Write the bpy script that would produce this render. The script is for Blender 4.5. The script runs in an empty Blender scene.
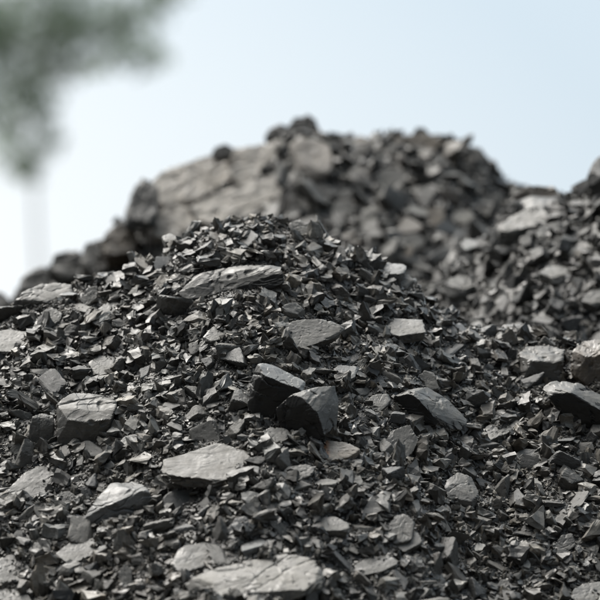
import bpy, bmesh, math, random
import numpy as np
from mathutils import Vector, Matrix, Euler

scene = bpy.context.scene
COL = scene.collection
R = math.radians
random.seed(11)
rng = np.random.default_rng(7)

# ------------------------------------------------------------------ camera
CZ, PITCH, FOV = 1.25, R(0.67), R(10.0)
cam_d = bpy.data.cameras.new('camera')
cam = bpy.data.objects.new('camera', cam_d); COL.objects.link(cam)
cam.location = (0, 0, CZ); cam.rotation_euler = (R(90) + PITCH, 0, 0)
cam_d.sensor_width = 36; cam_d.lens = 18 / math.tan(FOV / 2)
cam_d.clip_start = 0.05; cam_d.clip_end = 6000
cam_d.dof.use_dof = True; cam_d.dof.focus_distance = 6.98
cam_d.dof.aperture_fstop = 2.85; cam_d.dof.aperture_blades = 0
scene.camera = cam

# ------------------------------------------------------------------ sky and sun (bright overcast)
SKY_ZENITH, SKY_BACK, SKY_GLOW = 2.3, 0.08, 19.0
SUN_EL, SUN_AZ = R(60), R(-42)          # azimuth measured from +Y (away from camera) towards +X
world = bpy.data.worlds.new("World"); scene.world = world
world.use_nodes = True
nt = world.node_tree; nt.nodes.clear()
sky = nt.nodes.new('ShaderNodeTexSky'); sky.sky_type = 'NISHITA'; sky.sun_disc = False
sky.sun_elevation = SUN_EL; sky.sun_rotation = SUN_AZ
sky.air_density = 1.0; sky.dust_density = 3.0; sky.ozone_density = 1.5
tc = nt.nodes.new('ShaderNodeTexCoord')
def wmath(op, a, b=None, c=None):
    n = nt.nodes.new('ShaderNodeMath'); n.operation = op
    for i, q in enumerate((a, b, c)):
        if q is None: continue
        if isinstance(q, (int, float)): n.inputs[i].default_value = q
        else: nt.links.new(q, n.inputs[i])
    return n.outputs[0]
def wrange(v, f0, f1, t0, t1):
    n = nt.nodes.new('ShaderNodeMapRange'); nt.links.new(v, n.inputs['Value'])
    for k, q in zip(('From Min', 'From Max', 'To Min', 'To Max'), (f0, f1, t0, t1)): n.inputs[k].default_value = q
    return n.outputs[0]
sp = nt.nodes.new('ShaderNodeSeparateXYZ'); nt.links.new(tc.outputs['Generated'], sp.inputs[0])
up = wrange(sp.outputs['Z'], 0.10, 1, 1.0, SKY_ZENITH)          # overcast sky: brighter overhead than at the horizon
fr = wrange(sp.outputs['Y'], -0.7, 0.75, SKY_BACK, 1.0)        # and brighter on the sun's side
lum = wmath('MULTIPLY', up, fr)
# the bright patch of cloud round the hidden sun
sd = nt.nodes.new('ShaderNodeVectorMath'); sd.operation = 'DOT_PRODUCT'
sd.inputs[1].default_value = (math.sin(SUN_AZ) * math.cos(SUN_EL), math.cos(SUN_AZ) * math.cos(SUN_EL), math.sin(SUN_EL))
nt.links.new(tc.outputs['Generated'], sd.inputs[0])
gl = wmath('POWER', wmath('MAXIMUM', sd.outputs['Value'], 0.0), 14.0)
dot = nt.nodes.new('ShaderNodeVectorMath'); dot.operation = 'DOT_PRODUCT'
dot.inputs[1].default_value = (-0.70, 0.0, -0.72)
nt.links.new(tc.outputs['Generated'], dot.inputs[0])
cl = nt.nodes.new('ShaderNodeMix'); cl.data_type = 'RGBA'
cl.inputs[6].default_value = (6.3, 7.4, 8.3, 1)                # thin bluish veil
cl.inputs[7].default_value = (9.4, 9.9, 10.2, 1)                # white haze low on the left
nt.links.new(wrange(dot.outputs['Value'], -0.11, 0.05, 0, 1), cl.inputs[0])
vs_ = nt.nodes.new('ShaderNodeVectorMath'); vs_.operation = 'SCALE'
nt.links.new(cl.outputs[2], vs_.inputs[0]); nt.links.new(lum, vs_.inputs['Scale'])
gv = nt.nodes.new('ShaderNodeVectorMath'); gv.operation = 'SCALE'; gv.inputs[0].default_value = (8.6, 8.1, 7.4)
nt.links.new(wmath('MULTIPLY', gl, SKY_GLOW), gv.inputs['Scale'])
va = nt.nodes.new('ShaderNodeVectorMath'); va.operation = 'ADD'
nt.links.new(vs_.outputs[0], va.inputs[0]); nt.links.new(gv.outputs[0], va.inputs[1])
mx = nt.nodes.new('ShaderNodeMix'); mx.data_type = 'RGBA'; mx.inputs[0].default_value = 0.88
nt.links.new(sky.outputs[0], mx.inputs[6]); nt.links.new(va.outputs[0], mx.inputs[7])
bg = nt.nodes.new('ShaderNodeBackground'); bg.inputs['Strength'].default_value = 0.115
nt.links.new(mx.outputs[2], bg.inputs['Color'])
wo = nt.nodes.new('ShaderNodeOutputWorld'); nt.links.new(bg.outputs[0], wo.inputs['Surface'])

sun_d = bpy.data.lights.new('sun', 'SUN'); sun_d.energy = 1.5; sun_d.angle = R(12); sun_d.color = (1, 0.97, 0.93)
sun = bpy.data.objects.new('sun', sun_d); COL.objects.link(sun)
sdir = Vector((math.sin(SUN_AZ) * math.cos(SUN_EL), math.cos(SUN_AZ) * math.cos(SUN_EL), math.sin(SUN_EL)))
sun.rotation_euler = (-sdir).to_track_quat('-Z', 'Y').to_euler(); sun.location = (0, 0, 30)

vs = scene.view_settings
vs.view_transform = 'Standard'; vs.look = 'None'; vs.gamma = 1; vs.use_curve_mapping = False
vs.exposure = 0.0

# ------------------------------------------------------------------ helpers
def tag(o, label=None, cat=None, group=None, kind=None):
    if label: o['label'] = label
    if cat: o['category'] = cat
    if group: o['group'] = group
    if kind: o['kind'] = kind
    return o

def _h(ix, iy, iz, seed):
    n = (ix * 374761393 + iy * 668265263 + iz * 2147483647 + seed * 974634777) & 0xFFFFFFFF
    n = ((n ^ (n >> 13)) * 1274126177) & 0xFFFFFFFF
    n = ((n ^ (n >> 16)) * 2246822519) & 0xFFFFFFFF
    return ((n ^ (n >> 15)) & 0xFFFFFF) / float(0xFFFFFF)

def vnoise(p, seed=0):
    """value noise 0..1 for an (N,3) array"""
    i = np.floor(p).astype(np.int64); f = p - i
    f = f * f * (3 - 2 * f)
    r = 0
    for dx in (0, 1):
        wx = f[:, 0] if dx else 1 - f[:, 0]
        for dy in (0, 1):
            wy = f[:, 1] if dy else 1 - f[:, 1]
            for dz in (0, 1):
                wz = f[:, 2] if dz else 1 - f[:, 2]
                r = r + wx * wy * wz * _h(i[:, 0] + dx, i[:, 1] + dy, i[:, 2] + dz, seed)
    return r

def fbm(p, octv=4, seed=0):
    a, s, t = 1.0, 0, 0
    for o in range(octv):
        s = s + a * (vnoise(p * 2 ** o + o * 17.3, seed + o) - .5); t += a; a *= .5
    return s / t * 2

def mesh_np(name, verts, faces):
    me = bpy.data.meshes.new(name)
    verts = np.asarray(verts, dtype=np.float32); faces = np.asarray(faces, dtype=np.int32)
    n, m, k = len(verts), len(faces), faces.shape[1]
    me.vertices.add(n); me.vertices.foreach_set('co', verts.ravel())
    me.loops.add(m * k); me.loops.foreach_set('vertex_index', faces.ravel())
    me.polygons.add(m)
    me.polygons.foreach_set('loop_start', np.arange(0, m * k, k, dtype=np.int32))
    me.polygons.foreach_set('loop_total', np.full(m, k, dtype=np.int32))
    me.polygons.foreach_set('use_smooth', np.zeros(m, dtype=bool))
    me.update(calc_edges=True)
    return me

# pixel (600-scale) -> world
K = 2 * math.tan(FOV / 2) / 600
def ray(px, py):
    u, v = (px - 300) * K, (300 - py) * K
    return np.array([u, math.cos(PITCH) - v * math.sin(PITCH), math.sin(PITCH) + v * math.cos(PITCH)])
def at(px, py, Y):
    d = ray(px, py); return np.array([0, 0, CZ]) + d * (Y / d[1])
def project(x, y, z):
    dy = y * math.cos(PITCH) + (z - CZ) * math.sin(PITCH)
    dz = -y * math.sin(PITCH) + (z - CZ) * math.cos(PITCH)
    return 300 + x / dy / K, 300 - dz / dy / K

# ------------------------------------------------------------------ the three heaps as height functions
TAN = math.tan(R(38))
def profile(pts, Y, drop):
    a = np.array([at(px, py, Y) for px, py in pts])
    return a[:, 0], a[:, 2] - drop
F_PTS = [(-700, 520), (-400, 400), (-200, 345), (-60, 318), (0, 308), (30, 292), (70, 282), (100, 277), (135, 268), (165, 250), (190, 238), (215, 228), (235, 222),
         (270, 216), (300, 221), (325, 235), (350, 247), (385, 259), (412, 276), (435, 302), (465, 318), (505, 328), (560, 338), (600, 343), (700, 352), (900, 400), (1300, 560)]
M_PTS = [(150, 640), (300, 420), (380, 335), (430, 292), (455, 262), (480, 240), (500, 214), (515, 196), (530, 190), (560, 190), (580, 190), (600, 172), (630, 150), (700, 110), (850, 90), (1000, 130), (1300, 300)]
B_PTS = [(-700, 420), (-400, 300), (-200, 270), (-60, 285), (-5, 294), (12, 306), (22, 284), (40, 272), (70, 256), (100, 243), (125, 218), (145, 190), (170, 172), (200, 158),
         (250, 144), (285, 130), (305, 122), (318, 124), (330, 130), (345, 130), (370, 129), (400, 128), (440, 130), (482, 147), (506, 172), (530, 188), (570, 200), (700, 190), (900, 230), (1200, 400)]
YF, YM, YB = 7.42, 8.35, 9.45
fx, fz = profile(F_PTS, YF, .012)
mx_, mz = profile(M_PTS, YM, .015)
bx_, bz = profile(B_PTS, YB, .02)
def sabs(d, r=.06): return np.sqrt(d * d + r * r) - r
def lumps(x, y, s, a1, a2):
    p = np.stack([x, y, np.zeros_like(x)], -1).reshape(-1, 3)
    return (a1 * fbm(p * 5.5, 2, s) + a2 * fbm(p * 24, 3, s + 9)).reshape(x.shape)
def hF(x, y):
    x = np.asarray(x, float); y = np.asarray(y, float)
    yc = YF - .10 * x * x
    return np.interp(x, fx, fz) - TAN * sabs(y - yc) + lumps(x, y, 3, .034, .018) * np.clip(np.abs(y - yc) * 6 + .25, 0, 1)
def hM(x, y):
    x = np.asarray(x, float); y = np.asarray(y, float)
    return np.interp(x, mx_, mz) - TAN * sabs(y - YM) + lumps(x, y, 23, .045, .015) * np.clip(np.abs(y - YM) * 5 + .2, 0, 1)
def hB(x, y):
    x = np.asarray(x, float); y = np.asarray(y, float)
    return np.interp(x, bx_, bz) - TAN * 1.05 * sabs(y - YB) + lumps(x, y, 43, .06, .02) * np.clip(np.abs(y - YB) * 4 + .15, 0, 1)
HF = {'F': hF, 'M': hM, 'B': hB}
def hit(px, py, which='F'):
    d = ray(px, py)
    y0 = {'F': 5.6, 'M': 7.4, 'B': 8.2}[which]; yc = {'F': YF, 'M': YM, 'B': YB}[which]
    ys = np.arange(y0, yc + .02, .004)
    P = d[None, :] * (ys / d[1])[:, None]; P[:, 2] += CZ
    h = HF[which](P[:, 0], P[:, 1]); k = np.where(h >= P[:, 2])[0]
    return ys[k[0]] if len(k) else yc
def normal_at(x, y, f):
    e = .03
    gx = (f(x + e, y) - f(x - e, y)) / (2 * e); gy = (f(x, y + e) - f(x, y - e)) / (2 * e)
    n = np.stack([-gx, -gy, np.ones_like(gx)], -1)
    return n / np.linalg.norm(n, axis=-1, keepdims=True)

# ------------------------------------------------------------------ materials
def N(nt, t, **kw):
    n = nt.nodes.new(t)
    for k, v in kw.items(): setattr(n, k, v)
    return n
def coal_material(name, source, scale=1.0, fixed=None):
    m = bpy.data.materials.new(name); m.use_nodes = True
    nt = m.node_tree; b = nt.nodes['Principled BSDF']; L = nt.links.new
    tcn = N(nt, 'ShaderNodeTexCoord'); co = tcn.outputs['Object']
    if source == 'object':
        oi = N(nt, 'ShaderNodeObjectInfo'); tone = oi.outputs['Color']
    elif source == 'attr':
        at_ = N(nt, 'ShaderNodeAttribute', attribute_name='tone'); tone = at_.outputs['Color']
    else:
        rgb = N(nt, 'ShaderNodeRGB'); rgb.outputs[0].default_value = (*fixed, 1); tone = rgb.outputs[0]
    # blotches of dust and duller matter
    n1 = N(nt, 'ShaderNodeTexNoise'); n1.inputs['Scale'].default_value = 22 * scale; n1.inputs['Detail'].default_value = 6; n1.inputs['Roughness'].default_value = .65
    L(co, n1.inputs['Vector'])
    r1 = N(nt, 'ShaderNodeMapRange'); r1.inputs['From Min'].default_value = .35; r1.inputs['From Max'].default_value = .68
    r1.inputs['To Min'].default_value = .62; r1.inputs['To Max'].default_value = 1.35
    L(n1.outputs[0], r1.inputs['Value'])
    # lamination bands
    mp = N(nt, 'ShaderNodeMapping'); mp.inputs['Scale'].default_value = (18 * scale, 30 * scale, 210 * scale); mp.inputs['Rotation'].default_value = (R(24), R(9), 0)
    L(co, mp.inputs['Vector'])
    n2 = N(nt, 'ShaderNodeTexNoise'); n2.inputs['Scale'].default_value = 1; n2.inputs['Detail'].default_value = 4; L(mp.outputs[0], n2.inputs['Vector'])
    r2 = N(nt, 'ShaderNodeMapRange'); r2.inputs['From Min'].default_value = .35; r2.inputs['From Max'].default_value = .65
    r2.inputs['To Min'].default_value = .8; r2.inputs['To Max'].default_value = 1.2
    L(n2.outputs[0], r2.inputs['Value'])
    mu = N(nt, 'ShaderNodeMath', operation='MULTIPLY'); L(r1.outputs[0], mu.inputs[0]); L(r2.outputs[0], mu.inputs[1])
    # fine specks of grit
    n3 = N(nt, 'ShaderNodeTexNoise'); n3.inputs['Scale'].default_value = 320 * scale; n3.inputs['Detail'].default_value = 3; L(co, n3.inputs['Vector'])
    r3 = N(nt, 'ShaderNodeMapRange'); r3.inputs['From Min'].default_value = .3; r3.inputs['From Max'].default_value = .7
    r3.inputs['To Min'].default_value = .78; r3.inputs['To Max'].default_value = 1.25
    L(n3.outputs[0], r3.inputs['Value'])
    mu2 = N(nt, 'ShaderNodeMath', operation='MULTIPLY'); L(mu.outputs[0], mu2.inputs[0]); L(r3.outputs[0], mu2.inputs[1])
    vm = N(nt, 'ShaderNodeVectorMath', operation='SCALE'); L(tone, vm.inputs[0]); L(mu2.outputs[0], vm.inputs['Scale'])
    L(vm.outputs[0], b.inputs['Base Color'])
    rr = N(nt, 'ShaderNodeMapRange'); rr.inputs['From Min'].default_value = .35; rr.inputs['From Max'].default_value = .65
    rr.inputs['To Min'].default_value = .38; rr.inputs['To Max'].default_value = .66
    L(n1.outputs[0], rr.inputs['Value']); L(rr.outputs[0], b.inputs['Roughness'])
    b.inputs['IOR'].default_value = 1.55
    # bump
    bu = N(nt, 'ShaderNodeBump'); bu.inputs['Strength'].default_value = .5; bu.inputs['Distance'].default_value = .0013
    ad = N(nt, 'ShaderNodeMath', operation='MULTIPLY_ADD'); ad.inputs[1].default_value = .35
    n4 = N(nt, 'ShaderNodeTexNoise'); n4.inputs['Scale'].default_value = 90 * scale; n4.inputs['Detail'].default_value = 7; n4.inputs['Roughness'].default_value = .6; L(co, n4.inputs['Vector'])
    L(n2.outputs[0], ad.inputs[0]); L(n4.outputs[0], ad.inputs[2]); L(ad.outputs[0], bu.inputs['Height'])
    L(bu.outputs[0], b.inputs['Normal'])
    return m
M_LUMP = coal_material('coal', 'object')
M_SHADE = coal_material('coal_painted_shade', 'fixed', 1.0, (.011, .0108, .010))  # near-black copy of the coal, deep shade put into the colour
M_SHADE.node_tree.nodes['Principled BSDF'].inputs['IOR'].default_value = 1.35
M_RUB = coal_material('coal_rubble', 'attr')
M_BED = coal_material('coal_fines', 'fixed', 1.0, (.030, .028, .025))

def simple(name, col, rough=.7, noise=None, trans=0):
    m = bpy.data.materials.new(name); m.use_nodes = True
    nt = m.node_tree; b = nt.nodes['Principled BSDF']
    b.inputs['Roughness'].default_value = rough
    tcn = N(nt, 'ShaderNodeTexCoord'); n = N(nt, 'ShaderNodeTexNoise'); n.inputs['Scale'].default_value = noise or 3; n.inputs['Detail'].default_value = 5
    nt.links.new(tcn.outputs['Object'], n.inputs['Vector'])
    cr = N(nt, 'ShaderNodeValToRGB'); cr.color_ramp.elements[0].position = .3; cr.color_ramp.elements[1].position = .7
    cr.color_ramp.elements[0].color = (*[c * .65 for c in col], 1); cr.color_ramp.elements[1].color = (*[c * 1.3 for c in col], 1)
    nt.links.new(n.outputs[0], cr.inputs[0]); nt.links.new(cr.outputs[0], b.inputs['Base Color'])
    if trans: 
        tr = N(nt, 'ShaderNodeBsdfTranslucent'); nt.links.new(cr.outputs[0], tr.inputs['Color'])
        ms = N(nt, 'ShaderNodeMixShader'); ms.inputs[0].default_value = trans
        nt.links.new(b.outputs[0], ms.inputs[1]); nt.links.new(tr.outputs[0], ms.inputs[2])
        nt.links.new(ms.outputs[0], nt.nodes['Material Output'].inputs['Surface'])
    return m
M_GROUND = simple('yard_dirt', (.075, .07, .064), .95, 2.5)
M_BARK = simple('bark', (.60, .59, .57), .85, 14)
M_LEAF = simple('leaf', (.235, .295, .215), .5, 1.2, trans=.55)

# ------------------------------------------------------------------ ground and heap beds
def sheet(name, size, m, z=0):
    v = [(-size, -size, z), (size, -size, z), (size, size, z), (-size, size, z)]
    o = bpy.data.objects.new(name, mesh_np(name, v, [(0, 1, 2, 3)])); COL.objects.link(o); o.data.materials.append(m)
    return tag(o, kind='structure')
sheet('ground', 3000, M_GROUND)

def bed(name, f, x0, x1, y0, y1, st):
    xs = np.arange(x0, x1 + st / 2, st); ys = np.arange(y0, y1 + st / 2, st)
    X, Y = np.meshgrid(xs, ys); Z = f(X, Y)
    p = np.stack([X, Y, Z], -1).reshape(-1, 3)
    Z = Z + (.004 * fbm(p * 70, 3, 5)).reshape(Z.shape)
    p[:, 2] = np.maximum(Z.ravel(), -.03)
    nx, ny = len(xs), len(ys)
    i = (np.arange(ny - 1)[:, None] * nx + np.arange(nx - 1)[None, :]).ravel()
    q = np.stack([i, i + 1, i + 1 + nx, i + nx], -1)
    keep = (p[q, 2].max(1) > -.02); q = q[keep]
    o = bpy.data.objects.new(name, mesh_np(name, p, q)); COL.objects.link(o); o.data.materials.append(M_BED)
    tag(o, kind='structure')
    return o
bed('coal_heap_front', hF, -2.6, 2.6, 5.3, 9.5, .010)
bed('coal_heap_right', hM, -1.2, 3.3, 6.2, 10.6, .012)
bed('coal_heap_rear', hB, -3.4, 3.6, 7.2, 11.8, .014)

# ------------------------------------------------------------------ broken rock: planes of a convex hull, sampled densely, stepped and roughened
_ico = {}
def ico(level):
    if level not in _ico:
        bm = bmesh.new(); bmesh.ops.create_icosphere(bm, subdivisions=level, radius=1)
        bm.verts.ensure_lookup_table()
        v = np.array([w.co[:] for w in bm.verts]); f = np.array([[w.index for w in fc.verts] for fc in bm.faces]); bm.free()
        v /= np.linalg.norm(v, axis=1, keepdims=True)
        _ico[level] = (v, f)
    return _ico[level]
def hull_planes(pts):
    bm = bmesh.new()
    for p in pts: bm.verts.new(tuple(p))
    r = bmesh.ops.convex_hull(bm, input=bm.verts)
    bmesh.ops.recalc_face_normals(bm, faces=bm.faces)
    ns = []
    for f in bm.faces:
        f.normal_update(); n = np.array(f.normal[:]); a = f.calc_area()
        if a < 1e-9: continue
        d = float(np.dot(n, f.verts[0].co[:])); ns.append((n, d))
    bm.free()
    return ns
def rock_mesh(pts, level, rough=1.0, seed=0, steps=1.0, shave=.88):
    pts = np.asarray(pts, float)
    c = pts.mean(0)
    # centre weighted to the box middle, kept inside
    c = .5 * c + .5 * .5 * (pts.max(0) + pts.min(0))
    q = pts - c
    # principal frame for even sampling
    U, S, Vt = np.linalg.svd(q - q.mean(0), full_matrices=False)
    sc = np.abs(q @ Vt.T).max(0) + 1e-6
    qn = (q @ Vt.T) / sc
    pl = hull_planes(qn)
    pl = [(n, d) for n, d in pl if d > .01] or pl
    rs = np.random.default_rng(seed)
    if level >= 5:                                                   # knock off some corners
        for _ in range(14):
            n = rs.normal(size=3); n /= np.linalg.norm(n); sup = float((qn @ n).max())
            pl.append((n, sup * rs.uniform(shave - .04, shave + .07)))
    v, f = ico(level)
    size = float(np.cbrt(sc.prod())); amin = sc.min() / size
    W = v                                                            # directions
    r = np.full(len(v), 9.9); which = np.zeros(len(v), int)
    rs = np.random.default_rng(seed)
    probe = v * 1.0
    for k, (n, d) in enumerate(pl):
        dn = W @ n
        hit_ = d / np.maximum(dn, 1e-3)
        # each break face is stepped: laminae of different height with irregular limits
        hp = probe * np.clip(hit_, 0, 1.6)[:, None]
        st = vnoise(hp * rs.uniform(1.3, 2.4) + rs.uniform(-50, 50, 3), seed + k)
        lv = np.floor(st * 5 + rs.uniform()) / 5
        soft = fbm(hp * 2.2 + rs.uniform(-50, 50, 3), 3, seed + 31 + k)
        dd = d * (1 - .13 * steps * rs.uniform(.2, 1) * lv) + .020 * rough * soft
        h2 = np.where(dn > 1e-3, dd / np.maximum(dn, 1e-3), 9.9)
        m = h2 < r; r = np.where(m, h2, r)
    r = np.clip(r, .02, 2.2)
    P = v * r[:, None] * sc
    # roughen
    u = P / size
    P = P * (1 + .045 * rough * fbm(u * 2.3 + seed, 2, seed)[:, None]) 
    P = P + v * (size * .007 * rough * fbm(u * 9 + seed, 3, seed + 5))[:, None]
    # cracks: narrow wandering grooves
    if level >= 5:
        for k in range(3):
            n = rs.normal(size=3); n /= np.linalg.norm(n)
            g = u @ n - rs.uniform(-.45, .45) + .16 * fbm(u * 2.4 + k * 7, 3, seed + 90 + k)
            msk = np.clip(vnoise(u * 1.6 + k * 3.1, seed + 60 + k) * 2.2 - .7, 0, 1)
            w = .022 if level > 5 else .035
            P = P * (1 - .075 * np.exp(-(g / w) ** 2) * msk)[:, None]
    # chipped: small concave bites near edges
    bites = np.clip(vnoise(u * 5 + 9.1, seed + 77) - .72, 0, 1)[:, None]
    P = P * (1 - .35 * rough * bites)
    return P @ Vt, f, c
def finish(name, P, f, mat, smooth=False):
    me = mesh_np(name, P, f)
    # flip if the svd frame mirrored
    a = P[f[:, 0]]; b = P[f[:, 1]]; c = P[f[:, 2]]
    if np.einsum('ij,ij->i', np.cross(b - a, c - a), (a + b + c) / 3).sum() < 0: me.flip_normals()
    if smooth: me.polygons.foreach_set('use_smooth', np.ones(len(f), bool)); me.set_sharp_from_angle(angle=R(28))
    me.materials.append(mat)
    return me

PXS = lambda Y: K * Y
heroes = []      # dict(poly, ref, pile)
TS = .72
def tone(t, tint=(1, 1, 1)): return (t * TS * tint[0], t * TS * tint[1], t * TS * tint[2], 1)
GREY = (1.03, 1, .90); BLUE = (.98, 1, .98); BROWN = (1.24, 1.0, .74); WARM = (1.06, 1.0, .87)

def traced(name, cat, label, ref, top, low=None, tilt=36, thick=14, t=.085, tint=GREY, pile='F', level=5, rough=1.0, steps=1.0, lift=.3, side=0, group=None, dep=None, lowdep=0, Y0=None, fresh=None, raw=None, shave=.89):  # fresh: direction of the faces that get the painted shade
    """top: outline of the upper facet in photo pixels, laid on a plane tilted `tilt` from level (towards the camera),
    low: outline points of the underside, at the depth of the front edge + lowdep px. Gives a solid polyhedron with real depth."""
    if raw: top = [p[:2] for p in raw]; low = None
    allp = np.array(list(top) + list(low or []), float)
    cx, cy = (allp[:, 0].min() + allp[:, 0].max()) / 2, (allp[:, 1].min() + allp[:, 1].max()) / 2
    Y = Y0 or hit(cx, min(cy, 640), pile)
    s = PXS(Y)
    ymax = max(p[1] for p in top)
    ta = math.tan(R(tilt))
    pts = []; ctr_dep = (ymax - np.mean([p[1] for p in top])) / ta
    for (px, py) in top:
        d = (ymax - py) / ta + side * (px - cx)
        pts.append((px, py, d))
    if raw: pts = list(raw); ctr_dep = 0
    n2 = []
    for (px, py, d) in pts:                                          # underside: the top moved back along its own normal
        n2.append((px + (cx - px) * .12, py + thick * math.cos(R(tilt)), d + thick * math.sin(R(tilt)) * .9))
    pts2 = list(pts)
    if low:
        for (px, py) in low: pts2.append((px, py, lowdep + side * (px - cx)))
        for (px, py, d) in pts: pts2.append((px + (cx - px) * .2, min(py + thick * .8, allp[:, 1].max()), d + thick * .8))
    else:
        pts2 += n2
    if raw: pts2 = list(raw)
    W = []
    off = -ctr_dep * 1.0 - lift * thick
    if not Y0:                                                       # seat it on the slope: its upper face clears the loose bed
        gap = [(hit(px, min(py, 660), pile) - Y) / s - (d + off) for (px, py, d) in pts]
        sh = float(np.percentile(gap, 25)) - 2 - .15 * thick
        if raw:
            off = 0; fb = [p for p in raw if p[2] < 20]; fb = sorted(fb, key=lambda p: -p[1])[:3]
            sh = float(np.median([(hit(p[0], min(p[1], 660), pile) - Y) / s - p[2] for p in fb])) - lift * 13
        if low:
            sh = min(sh, float(np.percentile([(hit(px, min(py, 660), pile) - Y) / s - (lowdep + side * (px - cx) + off) for (px, py) in low], 40)) + 1.5)
        off += sh
    for (px, py, d) in pts2:
        W.append(at(px, py, Y + (d + off) * s))
    P, f, c = rock_mesh(W, level, rough, seed=len(heroes) * 13 + 5, steps=steps, shave=shave)
    me = finish(name, P, f, M_LUMP)
    o = bpy.data.objects.new(name, me); COL.objects.link(o); o.location = c
    if fresh:                                                        # painted shade: near-black colour on faces turned this way
        me.materials.append(M_SHADE)
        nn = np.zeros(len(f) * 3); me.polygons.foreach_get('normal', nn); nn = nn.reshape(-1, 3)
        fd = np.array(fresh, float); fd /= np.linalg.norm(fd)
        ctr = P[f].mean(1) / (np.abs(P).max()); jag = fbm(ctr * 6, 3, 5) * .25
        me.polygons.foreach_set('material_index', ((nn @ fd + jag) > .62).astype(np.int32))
    o.color = tone(t, tint)
    tag(o, label, cat, group)
    hp = np.array([p[:2] for p in pts2])
    Pw = P[::5] + c; out = Pw[:, 2] > HF[pile](Pw[:, 0], Pw[:, 1]) + .004
    if out.sum() > 12: Pw = Pw[out]
    ox, oy = project(Pw[:, 0], Pw[:, 1], Pw[:, 2]); hp = np.stack([ox, oy], -1)
    heroes.append(dict(pts=hp, ref=ref, pile=pile, c=(cx, cy), Y=Y, o=o))
    return o

G = 'coal lumps and slabs lying on the heaps'
T = lambda *a, **k: traced(*a, group=G, **k)
# --- front heap, centre
T('coal_block', 'coal block', 'black block with a bright pale top facet, tallest in the middle of the front heap', 'pale-topped black block',
  None, raw=[(258, 361, 18), (267, 362, 24), (284, 373, 20), (307, 381, 16), (303, 391, 0), (286, 387, 0), (263, 375, 0), (248, 384, 8), (246, 406, 9), (254, 420, 7), (282, 425, 5), (300, 404, 4), (272, 385, 62), (300, 392, 62), (262, 415, 56), (290, 418, 56)],
  t=.16, tint=BLUE, level=6, rough=.45, steps=.6, fresh=(-.25, -1, .05), shave=.96)  # fresh: painted shade on the front
T('coal_block', 'coal block', 'sheer black block with a ribbed grey right face, leaning on the pale-topped block', 'sheer black block',
  None, raw=[(295, 392, 8), (308, 402, 0), (319, 415, -2), (326, 437, 0), (311, 444, 6), (280, 431, 14), (274, 409, 14), (314, 387, 26), (336, 384, 32), (339, 402, 26), (338, 425, 16), (300, 396, 64), (334, 390, 64), (330, 430, 50), (285, 420, 50)],
  t=.075, level=6, rough=.7, steps=.8, fresh=(-.55, -1, -.1), shave=.96)  # fresh: painted shade on the front
T('coal_shard', 'coal slab', 'long dark laminated slab with a blunt black right end, just below the crest', 'long laminated slab below the crest',
  [(172, 292), (190, 275), (225, 266), (262, 262), (284, 266), (272, 275), (246, 287), (210, 297), (180, 303)], low=[(190, 308), (232, 300), (262, 297), (288, 284), (287, 270)], tilt=58, thick=22, t=.055, level=6, steps=1.3, fresh=(.5, -1, -.5))  # fresh: painted shade on the front
T('coal_shard', 'coal slab', 'smooth grey slab with a curved crease, in the middle between crest and pale-topped block', 'smooth creased slab',
  [(266, 330), (290, 320), (325, 317), (348, 326), (338, 336), (306, 347), (276, 350), (264, 342)], tilt=50, thick=12, t=.075, level=6)
T('coal_shard', 'coal slab', 'flat pale grey slab with a straight front edge, right of the smooth creased slab', 'flat pale straight-edged slab',
  [(372, 330), (392, 317), (424, 318), (428, 332), (400, 336)], tilt=34, thick=11, t=.10)
T('coal_shard', 'coal slab', 'flat light slab jutting out over a dark gap on the right shoulder of the crest', 'light overhanging slab on the right shoulder',
  [(366, 266), (388, 261), (408, 264), (405, 274), (378, 274)], tilt=26, thick=13, t=.12, tint=BLUE)
T('coal_lump', 'coal lump', 'pale angular chunk standing on the crest right of its highest point', 'pale angular chunk on the crest',
  [(287, 223), (300, 218), (308, 222), (312, 238), (302, 240), (292, 232)], tilt=55, thick=12, t=.105)
T('coal_lump', 'coal lump', 'dark jagged lump on the crest slope right of the pale angular chunk', 'dark jagged lump on the crest slope',
  [(326, 248), (338, 243), (346, 250), (348, 262), (334, 256)], tilt=50, thick=12, t=.055)
T('coal_lump', 'coal lump', 'single rounded lump perched on the left crest line against the rear heap', 'rounded lump perched on the left crest',
  [(161, 236), (170, 232), (178, 236), (175, 241), (165, 242)], tilt=35, thick=10, t=.09, lift=.9)
T('coal_lump', 'coal lump', 'chunky lump with a shadowed underside, below the long laminated slab', 'chunky lump below the laminated slab',
  [(200, 338), (212, 326), (228, 323), (237, 330), (228, 337), (210, 342)], tilt=38, thick=12, t=.08)
T('coal_shard', 'coal chip', 'pale flat chip just right of the pale-topped black block', 'pale flat chip right of the black block',
  [(326, 380), (338, 364), (360, 366), (356, 376), (340, 384)], tilt=40, thick=7, t=.12, tint=BLUE)
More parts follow.
